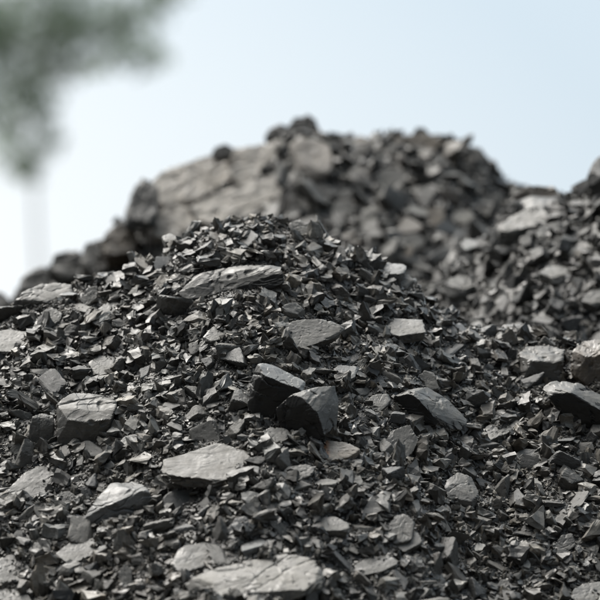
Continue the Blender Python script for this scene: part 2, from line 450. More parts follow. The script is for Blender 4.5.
# --- front heap, left
T('coal_block', 'coal block', 'angular block with a dark left side, at the left end of the crest', 'angular block at the left end of the crest',
  [(35, 283), (52, 279), (72, 284), (75, 296), (55, 303), (36, 302)], low=[(10, 306), (16, 296), (30, 316), (52, 312)], tilt=42, thick=18, t=.085, lowdep=6)
T('coal_shard', 'coal shard', 'elongated flat shard lying aslant below the left crest, right of the angular end block', 'elongated flat shard at upper left',
  [(93, 312), (104, 303), (120, 300), (122, 305), (112, 313), (98, 317)], tilt=36, thick=7, t=.10)
T('coal_lump', 'coal lump', 'upright wedge between the angular end block and the elongated flat shard', 'upright wedge at upper left',
  [(78, 300), (88, 286), (98, 285), (98, 298), (86, 307)], tilt=58, thick=12, t=.09)
T('coal_shard', 'coal slab', 'light-topped flat slab over a black gap on the left crest line', 'light-topped slab on the left crest line',
  [(106, 276), (118, 271), (132, 275), (128, 279), (110, 280)], tilt=24, thick=11, t=.10, lift=.6)
T('coal_lump', 'coal lump', 'pointed grey lump standing below the angular block at the left end of the crest', 'pointed lump below the angular end block',
  [(40, 312), (52, 306), (63, 312), (60, 322), (48, 328)], tilt=48, thick=12, t=.085)
T('coal_shard', 'coal slab', 'flat grey slab cut by the left photo edge, upper of the flat ones there', 'flat slab at the left edge',
  [(-14, 336), (2, 328), (28, 330), (34, 342), (14, 352), (-10, 352)], tilt=38, thick=10, t=.10)
T('coal_shard', 'coal chip', 'pale flat six-sided chip above the big two-faced block', 'pale flat six-sided chip',
  [(87, 362), (98, 354), (114, 356), (120, 366), (108, 374), (92, 374)], tilt=40, thick=7, t=.11)
T('coal_boulder', 'coal boulder', 'big two-faced boulder with a crumbly pale top, on the left of the front heap', 'big two-faced boulder',
  [(54, 398), (74, 391), (104, 390), (118, 396), (112, 414), (88, 413), (62, 416)], low=[(56, 436), (58, 455), (90, 454), (108, 440), (117, 420)], tilt=32, thick=45, t=.072, tint=WARM, level=6, lowdep=2, lift=.2)
T('coal_block', 'coal block', 'upright dark grey flake pressed against the left side of the big two-faced boulder', 'dark flake beside the two-faced boulder',
  [(30, 416), (44, 411), (54, 412), (54, 420)], low=[(27, 440), (34, 450), (52, 453), (55, 430)], tilt=45, thick=22, t=.062, lowdep=2)
T('coal_shard', 'coal slab', 'dark sloping slab over a deep gap, lower left below the dark flake', 'dark sloping slab at lower left',
  [(5, 491), (24, 471), (48, 462), (56, 476), (40, 488), (18, 497)], low=[(10, 505), (50, 497)], tilt=42, thick=14, t=.065)
T('coal_boulder', 'coal boulder', 'wedge-shaped boulder with pale blue-grey top and black front, lower left', 'wedge-shaped blue-grey boulder',
  [(98, 495), (110, 482), (136, 478), (146, 486), (136, 500), (112, 504)], low=[(80, 520), (84, 531), (120, 536), (154, 518), (157, 500), (148, 488)], tilt=30, thick=30, t=.12, tint=BLUE, level=6, lowdep=4)
T('coal_shard', 'coal slab', 'grey kite-shaped slab lying below the wedge-shaped blue-grey boulder', 'kite-shaped slab at lower left',
  [(54, 554), (72, 540), (94, 537), (100, 546), (86, 560), (70, 565)], tilt=40, thick=9, t=.09)
T('coal_lump', 'coal lump', 'crumbly grey lump cut by the left photo edge near the bottom corner', 'crumbly lump at the left edge',
  [(-12, 562), (8, 551), (28, 560), (32, 572), (18, 582), (-8, 584)], tilt=42, thick=16, t=.08, rough=1.6)
T('coal_shard', 'coal slab', 'flat slab in the very bottom left corner of the front heap', 'slab in the bottom left corner',
  [(-16, 594), (6, 586), (28, 592), (36, 604), (10, 612)], tilt=38, thick=12, t=.085)
T('coal_shard', 'coal slab', 'long rough pale slab over a long black gap, left of centre', 'long rough pale slab',
  [(157, 460), (196, 455), (218, 441), (240, 443), (255, 455), (276, 462), (272, 474), (240, 474), (214, 483), (180, 478), (160, 474)], tilt=38, thick=14, t=.10, tint=WARM, level=6, rough=.9, steps=2.0)
T('coal_lump', 'coal lump', 'bumpy grey lump between the big two-faced boulder and the long rough pale slab', 'bumpy lump right of the two-faced boulder',
  [(116, 444), (126, 434), (144, 432), (147, 442), (134, 450)], tilt=40, thick=9, t=.09)
T('coal_shard', 'coal chip', 'upright grey chip under the dark sloping slab, beside the wedge-shaped boulder', 'upright chip by the wedge-shaped boulder',
  [(56, 494), (68, 490), (78, 496), (74, 506), (62, 510)], tilt=52, thick=7, t=.085)
T('coal_shard', 'coal chip', 'narrow upright chip near the bottom edge, below the wedge-shaped boulder', 'narrow upright chip near the bottom',
  [(118, 572), (124, 563), (132, 568), (132, 588), (122, 590)], tilt=62, thick=7, t=.085)
# --- front heap, bottom centre
T('coal_shard', 'coal slab', 'largest slab, yellowish and cracked, on the bottom edge of the view', 'large cracked yellowish slab',
  [(178, 580), (205, 566), (250, 556), (285, 551), (318, 556), (335, 564), (300, 580), (250, 596), (205, 598)], low=[(190, 604), (230, 622), (280, 612), (325, 590)], tilt=40, thick=26, t=.118, tint=(1.06, 1.01, .88), level=6, rough=.75, steps=2.2)
T('coal_lump', 'coal lump', 'broad grey lump left above the large cracked yellowish slab', 'broad lump above the yellowish slab',
  [(168, 562), (178, 546), (204, 541), (224, 548), (226, 558), (200, 568), (178, 574)], tilt=42, thick=14, t=.085)
T('coal_block', 'coal block', 'prism-like block with two light facets, just below the pale-topped black block', 'prism-like two-facet block',
  [(256, 434), (270, 426), (286, 427), (299, 440), (290, 450), (272, 440)], tilt=44, thick=12, t=.10)
T('coal_lump', 'coal lump', 'pale lump with a rust-orange left edge, below the sheer black block', 'rust-edged pale lump',
  [(317, 452), (326, 439), (345, 441), (362, 448), (350, 457), (326, 462)], tilt=42, thick=14, t=.19, tint=(1.14, 1, .82), level=5, lift=2.4, shave=.95)
T('coal_lump', 'coal lump', 'knobbly grey lump between the long rough pale slab and the rust-edged lump', 'knobbly lump left of the rust-edged lump',
  [(277, 478), (286, 466), (304, 463), (317, 466), (312, 476), (292, 482)], tilt=44, thick=12, t=.08, rough=1.8)
T('coal_lump', 'coal lump', 'dark triangular lump standing above the bright blade, bottom centre', 'dark triangular lump',
  [(223, 534), (234, 518), (244, 513), (256, 524), (262, 535), (244, 540)], tilt=52, thick=12, t=.06, tint=BLUE)
T('coal_shard', 'coal shard', 'bright thin blade of coal lying between the triangular lump and the yellowish slab', 'bright thin blade',
  [(238, 546), (258, 538), (280, 534), (282, 538), (262, 545), (242, 551)], tilt=24, thick=7, t=.15, tint=BLUE, lift=.6)
T('coal_shard', 'coal slab', 'arched grey slab over a black gap, above the right end of the yellowish slab', 'arched slab at bottom centre',
  [(307, 526), (318, 517), (334, 515), (350, 522), (352, 530), (330, 528), (312, 531)], tilt=36, thick=12, t=.095)
T('coal_lump', 'coal lump', 'rounded grey lump right of the arched slab', 'rounded lump right of the arched slab',
  [(385, 530), (390, 516), (404, 512), (416, 522), (412, 540), (394, 545)], tilt=50, thick=14, t=.08)
T('coal_shard', 'coal shard', 'slim upright shard under the long rough pale slab', 'slim shard under the long rough slab',
  [(235, 507), (246, 494), (255, 492), (252, 500), (240, 510)], tilt=50, thick=5, t=.09)
T('coal_shard', 'coal shard', 'needle-thin bright shard lying level under the rust-edged lump', 'needle-thin shard',
  [(314, 481), (326, 478), (338, 480), (336, 484), (318, 485)], tilt=22, thick=4, t=.13, lift=.9)
T('coal_shard', 'coal slab', 'dull slab at the right end of the large cracked yellowish slab', 'dull slab at the bottom edge',
  [(352, 566), (366, 556), (392, 554), (402, 562), (380, 572), (360, 576)], tilt=40, thick=9, t=.075)
# --- front heap, right
T('coal_boulder', 'coal boulder', 'large wedge boulder with a ribbed light top and smooth black face, right of centre', 'ribbed wedge boulder',
  None, raw=[(398, 390, 8), (413, 394, 2), (431, 413, 0), (436, 430, 2), (402, 427, 10), (389, 416, 13), (391, 398, 12), (428, 386, 32), (450, 400, 32), (471, 423, 24), (462, 433, 12), (430, 395, 64), (455, 425, 60), (400, 420, 54)],
  t=.095, level=6, rough=.8, steps=1.0, fresh=(-.45, -1, .05), shave=.96, lift=1.0)  # fresh: painted shade on the front
T('coal_shard', 'coal slab', 'leaning pale flake standing behind the ribbed wedge boulder', 'leaning pale flake',
  [(414, 386), (424, 369), (434, 372), (440, 388), (430, 392)], tilt=60, thick=7, t=.10)
T('coal_block', 'coal block', 'flat-fronted grey block with a pale broken upper rim, near the right edge', 'flat-fronted block near the right edge',
  [(517, 352), (526, 344), (552, 343), (566, 348), (562, 358), (530, 360)], low=[(520, 382), (540, 391), (560, 384), (566, 362)], tilt=25, thick=34, t=.062, tint=WARM, level=5, lowdep=1)
T('coal_block', 'stone block', 'brown-tinged block cut by the right photo edge', 'brown block at the right edge',
  [(571, 346), (584, 338), (612, 338), (616, 350), (590, 352)], low=[(570, 378), (584, 392), (614, 396), (618, 360)], tilt=25, thick=40, t=.070, tint=BROWN, level=5, lowdep=1)
T('coal_shard', 'coal slab', 'dark leaning slab with a pale upper edge, below the brown block', 'dark leaning slab at the right edge',
  None, raw=[(539, 387, 12), (552, 380, 24), (580, 382, 26), (616, 402, 20), (547, 397, 2), (568, 392, 0), (600, 412, 0), (619, 421, 0), (556, 410, 6), (576, 428, 6), (618, 434, 6), (560, 400, 60), (612, 415, 60)],
  t=.09, level=5, rough=.8, fresh=(0, -1, -.1), shave=.96)  # fresh: painted shade on the front
T('coal_shard', 'coal slab', 'smooth mid-grey slab left below the ribbed wedge boulder', 'smooth slab below the ribbed wedge boulder',
  [(380, 446), (388, 430), (410, 424), (420, 438), (412, 456), (390, 468)], tilt=56, thick=9, t=.065)
T('coal_lump', 'coal lump', 'jagged light lump overhanging a deep black hole, right of the ribbed wedge boulder', 'jagged lump over a black hole',
  [(481, 430), (492, 422), (512, 420), (518, 428), (500, 434), (490, 440)], tilt=34, thick=12, t=.085, lift=.8, rough=1.7)
T('coal_shard', 'coal chip', 'neat oval grey chip right of the black hole', 'oval chip right of the black hole',
  [(514, 454), (522, 448), (536, 448), (541, 456), (532, 463), (520, 462)], tilt=46, thick=6, t=.085)
T('coal_block', 'coal block', 'steep block with a light top and black front, below the jagged lump', 'steep light-topped block at lower right',
  [(446, 478), (458, 470), (472, 476), (480, 490), (476, 502), (462, 490)], low=[(442, 494), (450, 510), (470, 514)], tilt=46, thick=20, t=.075, lowdep=4)
T('coal_lump', 'coal lump', 'small whitish cube-like lump at lower right', 'small whitish cube',
  [(472, 546), (478, 542), (486, 544), (485, 550), (474, 551)], tilt=40, thick=6, t=.20, level=4)
T('coal_shard', 'coal chip', 'square light chip over a dark gap, right of the small whitish cube', 'square chip near the bottom right',
  [(515, 566), (524, 558), (536, 560), (542, 572), (530, 574), (518, 576)], tilt=44, thick=8, t=.10)
T('coal_lump', 'coal lump', 'smooth rounded pebble-like lump near the bottom edge, left of the square chip', 'pebble-like lump near the bottom',
  [(496, 586), (500, 579), (508, 579), (513, 586), (508, 593), (499, 593)], tilt=50, thick=9, t=.075, tint=WARM, level=4)
T('coal_block', 'coal block', 'black block with one light left facet, near the right edge above the square chip', 'black block with a light left facet',
  [(548, 552), (560, 534), (572, 532), (577, 546), (560, 558)], tilt=55, thick=14, t=.055)
T('coal_shard', 'coal slab', 'grey slab in the bottom right corner of the front heap', 'slab in the bottom right corner',
  [(567, 596), (580, 583), (606, 580), (614, 594), (590, 606)], tilt=42, thick=10, t=.08)
T('coal_shard', 'coal slab', 'flat slab left of the steep light-topped block, halfway to the rounded lump', 'flat slab at lower centre right',
  [(386, 540), (398, 526), (418, 530), (424, 542), (404, 552)], tilt=44, thick=8, t=.08)
T('coal_shard', 'coal slab', 'flat grey flake above the ribbed wedge boulder, beside the straight-edged slab', 'flake above the ribbed wedge boulder',
  [(362, 408), (372, 394), (390, 392), (392, 402), (378, 412)], tilt=46, thick=7, t=.08)
# --- right heap
T('coal_shard', 'coal slab', 'large light-topped slab jutting from the top of the right heap', 'light-topped slab on the right heap',
  [(494, 231), (512, 214), (536, 203), (550, 205), (540, 214), (520, 228), (504, 234)], low=[(500, 242), (524, 244), (548, 224)], tilt=38, thick=18, t=.085, pile='M', lowdep=4)
T('coal_shard', 'coal chip', 'small bluish-white chip on the left flank of the right heap', 'bluish-white chip on the right heap',
  [(460, 243), (466, 238), (478, 240), (478, 246), (466, 250)], tilt=36, thick=6, t=.17, tint=BLUE, pile='M', level=4)
T('coal_boulder', 'coal boulder', 'black boulder topping the right heap at the right photo edge', 'black boulder atop the right heap',
  [(586, 172), (596, 156), (614, 150), (624, 168), (600, 178)], low=[(585, 188), (600, 200), (622, 196)], tilt=40, thick=24, t=.045, pile='M', lowdep=4)
T('coal_block', 'coal block', 'squat block at the foot of the right heap, just behind the front crest', 'squat block at the foot of the right heap',
  [(444, 284), (452, 275), (472, 275), (478, 284), (466, 290)], low=[(446, 300), (474, 304)], tilt=36, thick=18, t=.065, pile='M', lowdep=3)
T('coal_shard', 'coal slab', 'thin light-edged slab across the middle of the right heap', 'light-edged slab across the right heap',
  [(537, 272), (550, 264), (572, 266), (574, 272), (552, 277)], tilt=28, thick=10, t=.09, pile='M')
T('coal_lump', 'coal lump', 'brownish flat lump left of the light-topped slab at the heap junction', 'brownish lump at the heap junction',
  [(508, 198), (522, 184), (552, 182), (566, 192), (552, 206), (522, 208)], tilt=60, thick=26, t=.075, tint=BROWN, pile='M', Y0=8.42, rough=1.8, steps=2, lift=0)
T('coal_shard', 'coal slab', 'plain grey slab below the large light-topped slab on the right heap', 'plain grey slab on the right heap',
  [(534, 234), (542, 224), (560, 220), (570, 226), (558, 236), (542, 240)], tilt=44, thick=10, t=.085, pile='M')
T('coal_shard', 'coal chip', 'whitish rounded chip in the middle of the right heap', 'whitish chip on the right heap',
  [(560, 251), (564, 245), (573, 244), (576, 250), (570, 255)], tilt=44, thick=6, t=.15, pile='M', level=4)
T('coal_lump', 'coal lump', 'dark lump with a light cap low on the right heap near the photo edge', 'light-capped lump low on the right heap',
  [(580, 300), (588, 290), (604, 288), (610, 298), (596, 306)], tilt=42, thick=14, t=.07, pile='M')
# --- rear heap
T('coal_lump', 'coal lump', 'pale oval lump on the right flank of the rear heap', 'pale oval lump on the rear heap',
  [(450, 217), (456, 210), (470, 209), (477, 216), (470, 224), (456, 224)], tilt=50, thick=10, t=.12, tint=WARM, pile='B')
T('coal_lump', 'coal lump', 'upright grey boulder-like lump where the rear heap meets the right heap', 'upright lump at the foot of the rear heap',
  [(482, 210), (486, 196), (498, 194), (504, 208), (496, 218)], tilt=62, thick=12, t=.085, pile='B')
T('coal_lump', 'coal lump', 'broad light grey lump in the centre of the rear heap face', 'broad light lump in the rear heap centre',
  [(356, 220), (364, 208), (380, 205), (390, 214), (382, 226), (366, 228)], tilt=54, thick=12, t=.105, tint=WARM, pile='B')
T('coal_lump', 'coal lump', 'brownish lump right of the broad light one on the rear heap', 'brownish lump in the rear heap centre',
  [(422, 220), (428, 208), (442, 206), (448, 216), (440, 230), (428, 230)], tilt=56, thick=12, t=.09, tint=BROWN, pile='B')
T('coal_lump', 'coal lump', 'dark lump under the flat brownish boulder, high on the rear heap', 'dark lump high on the rear heap',
  [(374, 178), (382, 168), (398, 168), (406, 180), (394, 190), (380, 188)], tilt=56, thick=9, t=.085, pile='B', lift=-.6)
T('coal_lump', 'coal lump', 'greyish lump low on the rear heap just above the front crest', 'greyish lump low on the rear heap',
  [(330, 212), (336, 200), (350, 198), (356, 208), (346, 220), (336, 220)], tilt=56, thick=12, t=.08, pile='B')
T('coal_lump', 'coal lump', 'squarish grey lump at the foot of the rear heap above the light overhanging slab', 'squarish lump at the rear heap foot',
  [(398, 244), (404, 234), (420, 232), (426, 242), (416, 252), (402, 252)], tilt=56, thick=12, t=.08, pile='B')
BB = dict(pile='B', level=6, rough=1.3, steps=1.5, tint=(1.10, 1.01, .88))
T('stone_boulder', 'boulder', 'broad brownish boulder face on the upper left shoulder of the rear heap', 'upper-left brown boulder',
  [(142, 192), (166, 164), (216, 149), (244, 156), (236, 180), (200, 198), (160, 208)], tilt=50, thick=40, t=.29, **BB)
T('stone_boulder', 'boulder', 'brownish cracked boulder between the broad left one and the black summit lump', 'cracked brown boulder below the summit',
  [(222, 150), (250, 139), (282, 134), (292, 152), (278, 178), (238, 184), (226, 170)], tilt=50, thick=40, t=.29, **BB)
T('stone_boulder', 'boulder', 'long pale-brown boulder low on the rear heap, just above the front crest', 'long pale-brown boulder',
  [(186, 204), (236, 184), (284, 172), (288, 196), (256, 214), (200, 230)], tilt=50, thick=40, t=.32, **BB)
T('stone_boulder', 'boulder', 'stubby brown boulder at the lower left corner of the brownish boulder group', 'stubby brown boulder',
  [(148, 212), (176, 202), (200, 206), (206, 226), (178, 240), (152, 236)], tilt=50, thick=34, t=.24, **BB)
T('stone_boulder', 'boulder', 'brownish square boulder right of the cracked brown one, under the dark summit lump', 'square brownish boulder under the summit',
  [(288, 140), (312, 134), (332, 142), (334, 160), (320, 176), (294, 168)], low=[(296, 184), (322, 188), (334, 170)], tilt=52, thick=34, t=.17, tint=(1.12, 1.01, .87), pile='B', lowdep=2)
T('coal_boulder', 'coal boulder', 'black knobbly lump forming the summit of the rear heap', 'black summit lump on the rear heap',
  [(284, 128), (292, 117), (306, 111), (318, 117), (321, 130), (304, 137), (290, 136)], tilt=62, thick=22, t=.04, pile='B', Y0=9.44, rough=2.4, steps=2, lift=0)
T('coal_boulder', 'coal boulder', 'low black lump left of the summit lump on the rear heap skyline', 'low black lump left of the summit',
  [(262, 137), (268, 127), (282, 122), (292, 128), (290, 138), (272, 141)], tilt=62, thick=18, t=.04, pile='B', Y0=9.42, rough=2.4, steps=2, lift=0)
T('coal_boulder', 'coal boulder', 'small black lump on the upper edge of the broad brown boulder', 'small black skyline lump',
  [(210, 154), (216, 145), (226, 143), (234, 148), (230, 156), (216, 158)], tilt=62, thick=12, t=.04, pile='B', Y0=9.3, rough=2.2, lift=0)
T('coal_boulder', 'coal boulder', 'dark rounded boulder at the left shoulder beside the broad brown one', 'dark left-shoulder boulder',
  [(122, 212), (130, 188), (142, 174), (158, 178), (160, 200), (144, 222)], low=[(122, 232), (156, 232)], tilt=56, thick=30, t=.04, pile='B', Y0=9.22, rough=1.8, steps=2)
T('coal_boulder', 'coal boulder', 'brown-grey boulder at the foot of the dark left shoulder boulder, rear heap', 'brown-grey low boulder',
  [(96, 238), (108, 224), (124, 220), (142, 232), (134, 252), (106, 256)], tilt=60, thick=34, t=.075, tint=BROWN, pile='B', Y0=9.2, rough=1.8, steps=2)
T('coal_boulder', 'coal boulder', 'rounded boulder second from the left end of the rear heap', 'rounded left-end boulder',
  [(46, 266), (54, 252), (72, 246), (90, 252), (92, 272), (62, 282)], tilt=60, thick=30, t=.06, tint=WARM, pile='B', Y0=9.3, rough=1.8, steps=2)
T('coal_boulder', 'coal boulder', 'dark boulder ending the rear heap on the left against the sky', 'last boulder on the left of the rear heap',
  [(18, 280), (26, 268), (42, 264), (54, 272), (50, 290), (24, 296)], tilt=60, thick=26, t=.045, pile='B', Y0=9.3, rough=1.8, steps=2)
T('coal_boulder', 'coal boulder', 'grey boulder between the rounded one and the brown-grey one, rear heap left', 'grey left-slope boulder',
  [(78, 260), (84, 242), (98, 235), (114, 246), (112, 268), (90, 276)], tilt=60, thick=30, t=.065, tint=WARM, pile='B', Y0=9.24, rough=1.8, steps=2)
T('coal_boulder', 'coal boulder', 'dark mass at the very left edge behind the front heap', 'dark mass at the left edge',
  [(-30, 300), (-16, 290), (4, 290), (12, 300), (2, 310), (-22, 312)], tilt=55, thick=26, t=.045, pile='B', Y0=9.3, rough=1.8)
T('stone_boulder', 'boulder', 'brownish flat boulder on the rear heap skyline, right of the summit', 'flat brownish boulder on the rear skyline',
  [(388, 142), (400, 132), (432, 133), (452, 142), (432, 154), (402, 152)], tilt=60, thick=20, t=.10, tint=BROWN, pile='B', Y0=9.38, rough=1.8, steps=2)
T('coal_boulder', 'coal boulder', 'black knob breaking the skyline right above the flat brownish boulder', 'black knob on the rear skyline',
  [(412, 134), (416, 127), (424, 126), (430, 133), (424, 139)], tilt=60, thick=12, t=.035, pile='B', Y0=9.42, rough=2.2)
T('coal_boulder', 'coal boulder', 'dark boulder at the right shoulder of the rear heap skyline', 'dark right-shoulder boulder',
  [(456, 152), (466, 142), (482, 146), (490, 160), (478, 172), (460, 168)], tilt=60, thick=20, t=.05, pile='B', Y0=9.38, rough=2, steps=2)

# rust stain on the left edge of the rust-edged lump: its own material, same coal with an iron stain at one end
rusty = next(h['o'] for h in heroes if h['ref'] == 'rust-edged pale lump')
mr_ = M_LUMP.copy(); mr_.name = 'coal_rust_stained'; ntr = mr_.node_tree
b = ntr.nodes['Principled BSDF']; src = b.inputs['Base Color'].links[0].from_socket
tcn = N(ntr, 'ShaderNodeTexCoord'); sx = N(ntr, 'ShaderNodeSeparateXYZ'); ntr.links.new(tcn.outputs['Object'], sx.inputs[0])
nz = N(ntr, 'ShaderNodeTexNoise'); nz.inputs['Scale'].default_value = 60; ntr.links.new(tcn.outputs['Object'], nz.inputs['Vector'])
ma = N(ntr, 'ShaderNodeMath', operation='MULTIPLY_ADD'); ma.inputs[1].default_value = .03; ntr.links.new(nz.outputs[0], ma.inputs[0]); ntr.links.new(sx.outputs[0], ma.inputs[2])
mrg = N(ntr, 'ShaderNodeMapRange'); mrg.inputs['From Min'].default_value = -.024; mrg.inputs['From Max'].default_value = -.002
mrg.inputs['To Min'].default_value = 1; mrg.inputs['To Max'].default_value = 0
ntr.links.new(ma.outputs[0], mrg.inputs['Value'])
mix = N(ntr, 'ShaderNodeMix', data_type='RGBA'); mix.inputs[7].default_value = (.34, .13, .04, 1)
ntr.links.new(mrg.outputs[0], mix.inputs[0]); ntr.links.new(src, mix.inputs[6]); ntr.links.new(mix.outputs[2], b.inputs['Base Color'])
rusty.data.materials[0] = mr_

# ------------------------------------------------------------------ occupied picture cells (so nothing grows through the traced pieces)
SS = 2
occ = {k: np.zeros((700 * SS, 800 * SS), bool) for k in 'FMB'}
def poly_mask(pts, grow=0.0):
    c = pts.mean(0)
    bm = bmesh.new()
    for p in pts: bm.verts.new((p[0], p[1], 0))
    bm.free()
    # convex outline by gift wrapping
    P = sorted({(round(float(a), 2), round(float(b_), 2)) for a, b_ in pts})
    def half(Q):
        h = []
        for p in Q:
            while len(h) >= 2 and (h[-1][0]-h[-2][0])*(p[1]-h[-2][1]) - (h[-1][1]-h[-2][1])*(p[0]-h[-2][0]) <= 0: h.pop()
            h.append(p)
        return h
    hull = np.array(half(P)[:-1] + half(P[::-1])[:-1])
    hull = c + (hull - c) * (1 + grow)
    x0, y0 = np.floor(hull.min(0)).astype(int) - 1; x1, y1 = np.ceil(hull.max(0)).astype(int) + 1
    gx, gy = np.meshgrid(np.arange(x0, x1, 1 / SS), np.arange(y0, y1, 1 / SS))
    ins = np.ones(gx.shape, bool)
    for i in range(len(hull)):
        a, b_ = hull[i], hull[(i + 1) % len(hull)]
        ins &= ((b_[0]-a[0])*(gy-a[1]) - (b_[1]-a[1])*(gx-a[0])) >= 0
    return gx[ins], gy[ins]
def mark(pile, gx, gy):
    X = ((gx + 100) * SS).astype(int); Y = ((gy + 50) * SS).astype(int)
    ok = (X >= 0) & (X < 800 * SS) & (Y >= 0) & (Y < 700 * SS)
    occ[pile][Y[ok], X[ok]] = True
for h in heroes:
    gx, gy = poly_mask(h['pts'], -.10 if h['pile'] == 'F' or 'stone' in h['o'].name else -.32); mark(h['pile'], gx, gy)
def is_occ(pile, px, py):
    X = np.clip(((px + 100) * SS).astype(int), 0, 800 * SS - 1); Y = np.clip(((py + 50) * SS).astype(int), 0, 700 * SS - 1)
    r = occ[pile][Y, X].copy(); r[(px < -98) | (px > 698) | (py > 648)] = False
    return r

# ------------------------------------------------------------------ random lumps, each its own object
def rand_pts(rs, kind):
    if rs.uniform() < .72:                                           # cleaved piece: two roughly parallel breaks joined by short sides
        m = rs.integers(4, 8); a = np.sort(rs.uniform(0, 6.283, m) * .35 + np.linspace(0, 6.283, m, endpoint=False) + rs.uniform(0, 6))
        rr = rs.uniform(.62, 1, m); asp = {'slab': .74, 'block': .82, 'wedge': .7, 'shard': .42}[kind]
        h = {'slab': .17, 'block': .42, 'wedge': .32, 'shard': .15}[kind] * rs.uniform(.75, 1.25)
        tl = rs.normal(size=2) * ({'wedge': .45}.get(kind, .14)); sh = rs.normal(size=2) * .08
        q = np.stack([np.cos(a) * rr * .5, np.sin(a) * rr * .5 * asp], -1)
        bot = np.column_stack([q * rs.uniform(.85, 1.1, (m, 1)), np.full(m, -h / 2)])
        top = np.column_stack([q * rs.uniform(.62, .98, (m, 1)) + sh, h / 2 + q @ tl])
        return np.concatenate([bot, top])
    n = {'slab': 11, 'block': 9, 'wedge': 7, 'shard': 8}[kind]
    dim = {'slab': (1, .72, .26), 'block': (1, .78, .62), 'wedge': (1, .7, .5), 'shard': (1, .42, .22)}[kind]
    p = rs.normal(size=(n, 3)); p /= np.abs(p).max(1, keepdims=True) ** .8 * np.linalg.norm(p, axis=1, keepdims=True) ** .2
    return p * rs.uniform(.72, 1, (n, 1)) * np.array(dim) * .5
protos = []
rs = np.random.default_rng(3)
for kind, cnt in (('slab', 9), ('block', 7), ('wedge', 6), ('shard', 5)):
    for k in range(cnt):
        P, f, c = rock_mesh(rand_pts(rs, kind), 4, 1.2, seed=500 + len(protos) * 7, steps=1.4)
        P = P / (P[:, 0].max() - P[:, 0].min())
        protos.append((kind, finish('coal_lump', P, f, M_LUMP)))
first = {}
CNT = {'n': 0}
lump_list = []
def frame_for(nrm, rs, tiltsd):
    n = Vector(nrm) + Vector(rs.normal(size=3) * tiltsd); n.normalize()
    q = n.to_track_quat('Z', 'X'); return (q.to_matrix() @ Matrix.Rotation(rs.uniform(0, 6.283), 3, 'Z'))
def scatter_lumps(pile, n, smin, smax, px0, px1, tones, seed, power=2.2, tilt=.34):
    rs = np.random.default_rng(seed); f = HF[pile]
    yc = {'F': YF, 'M': YM, 'B': YB}[pile]; done = 0; tries = 0
    sizes = smin * (1 - rs.uniform(size=n) * (1 - (smax / smin) ** -power)) ** (-1 / power)
    sizes = np.sort(sizes)[::-1]
    while done < n and tries < 60000:
        tries += 1
        s = sizes[done]
        px, py = rs.uniform(px0, px1), rs.uniform(100, 610)
        x0, _, z0 = at(px, py, yc)
        Y = hit(px, py, pile)
        if Y >= yc - .01: continue
        x, y, z = at(px, py, Y)
        if pile == 'M' and hF(x, YF) > at(px, py, YF)[2] - .01: continue
        if pile == 'B' and (hF(at(px, py, YF)[0], YF) > at(px, py, YF)[2] - .01 or hM(at(px, py, YM)[0], YM) > at(px, py, YM)[2] - .01): continue
        if pile == 'F' and py > 612: continue
        r = s / PXS(Y) * .5
        a = np.linspace(0, 6.28, 9)[:-1]
        tx = np.concatenate([[px], px + np.cos(a) * r * .85]); ty = np.concatenate([[py], py + np.sin(a) * r * .5])
        if is_occ(pile, tx, ty).any(): continue
        gx, gy = np.meshgrid(np.arange(px - r, px + r, .5), np.arange(py - r * .6, py + r * .6, .5))
        ins = ((gx - px) / r) ** 2 + ((gy - py) / (r * .6)) ** 2 < .72
        mark(pile, gx[ins], gy[ins])
        kind, me = protos[rs.integers(len(protos))]
        nrm = normal_at(np.array(x), np.array(y), f)
        nrm = nrm * [.8, .8, 1.15]
        M3 = frame_for(nrm, rs, tilt)
        if me.name in first: o = first[me.name].copy()
        else: o = bpy.data.objects.new('coal_lump', me); first[me.name] = o
        COL.objects.link(o)
        k = s * (1.15 if kind != 'block' else 1)
        lift = {'slab': .10, 'block': .20, 'wedge': .16, 'shard': .09}[kind] * s
        o.matrix_world = Matrix.Translation((x, y - lift * .4, z + lift * .7)) @ M3.to_4x4() @ Matrix.Diagonal((k, k, k * rs.uniform(.85, 1.2), 1))
        t = tones[0] + (tones[1] - tones[0]) * rs.uniform() ** 1.6
        tint = [GREY, GREY, BLUE, WARM][rs.integers(4)] if pile != 'B' else [GREY, GREY, WARM, BROWN][rs.integers(4)]
        o.color = tone(t, tint)
        lump_list.append(dict(o=o, px=px, py=py, kind=kind, t=(t - tones[0]) / (tones[1] - tones[0]), s=s / PXS(Y), pile=pile))
        done += 1
scatter_lumps('F', 150, .030, .070, -8, 608, (.055, .125), 21)
scatter_lumps('M', 42, .034, .085, 400, 608, (.018, .062), 22)
scatter_lumps('B', 52, .046, .095, 5, 600, (.034, .080), 29)

# labels: each lump by its look and by rank next to the nearest landmark piece
import collections
byk = collections.defaultdict(list)
for L_ in lump_list:
    best = min((h for h in heroes if h['pile'] == L_['pile']), key=lambda h: (h['c'][0] - L_['px']) ** 2 + 1.6 * (h['c'][1] - L_['py']) ** 2)
    dx, dy = L_['px'] - best['c'][0], (L_['py'] - best['c'][1]) * 1.2
    if abs(dx) > abs(dy): d = 'right of' if dx > 0 else 'left of'
    else: d = 'below' if dy > 0 else 'above'
    L_['d2'] = dx * dx + dy * dy
    byk[(best['ref'], d)].append(L_)
ORD = ['nearest', 'second', 'third', 'fourth', 'fifth', 'sixth', 'seventh', 'eighth', 'ninth', 'tenth', 'eleventh', 'twelfth', 'thirteenth', 'fourteenth', 'fifteenth', 'sixteenth'] + ['outlying'] * 60
SH = {'slab': 'flat lump', 'block': 'blocky lump', 'wedge': 'wedge lump', 'shard': 'sliver'}
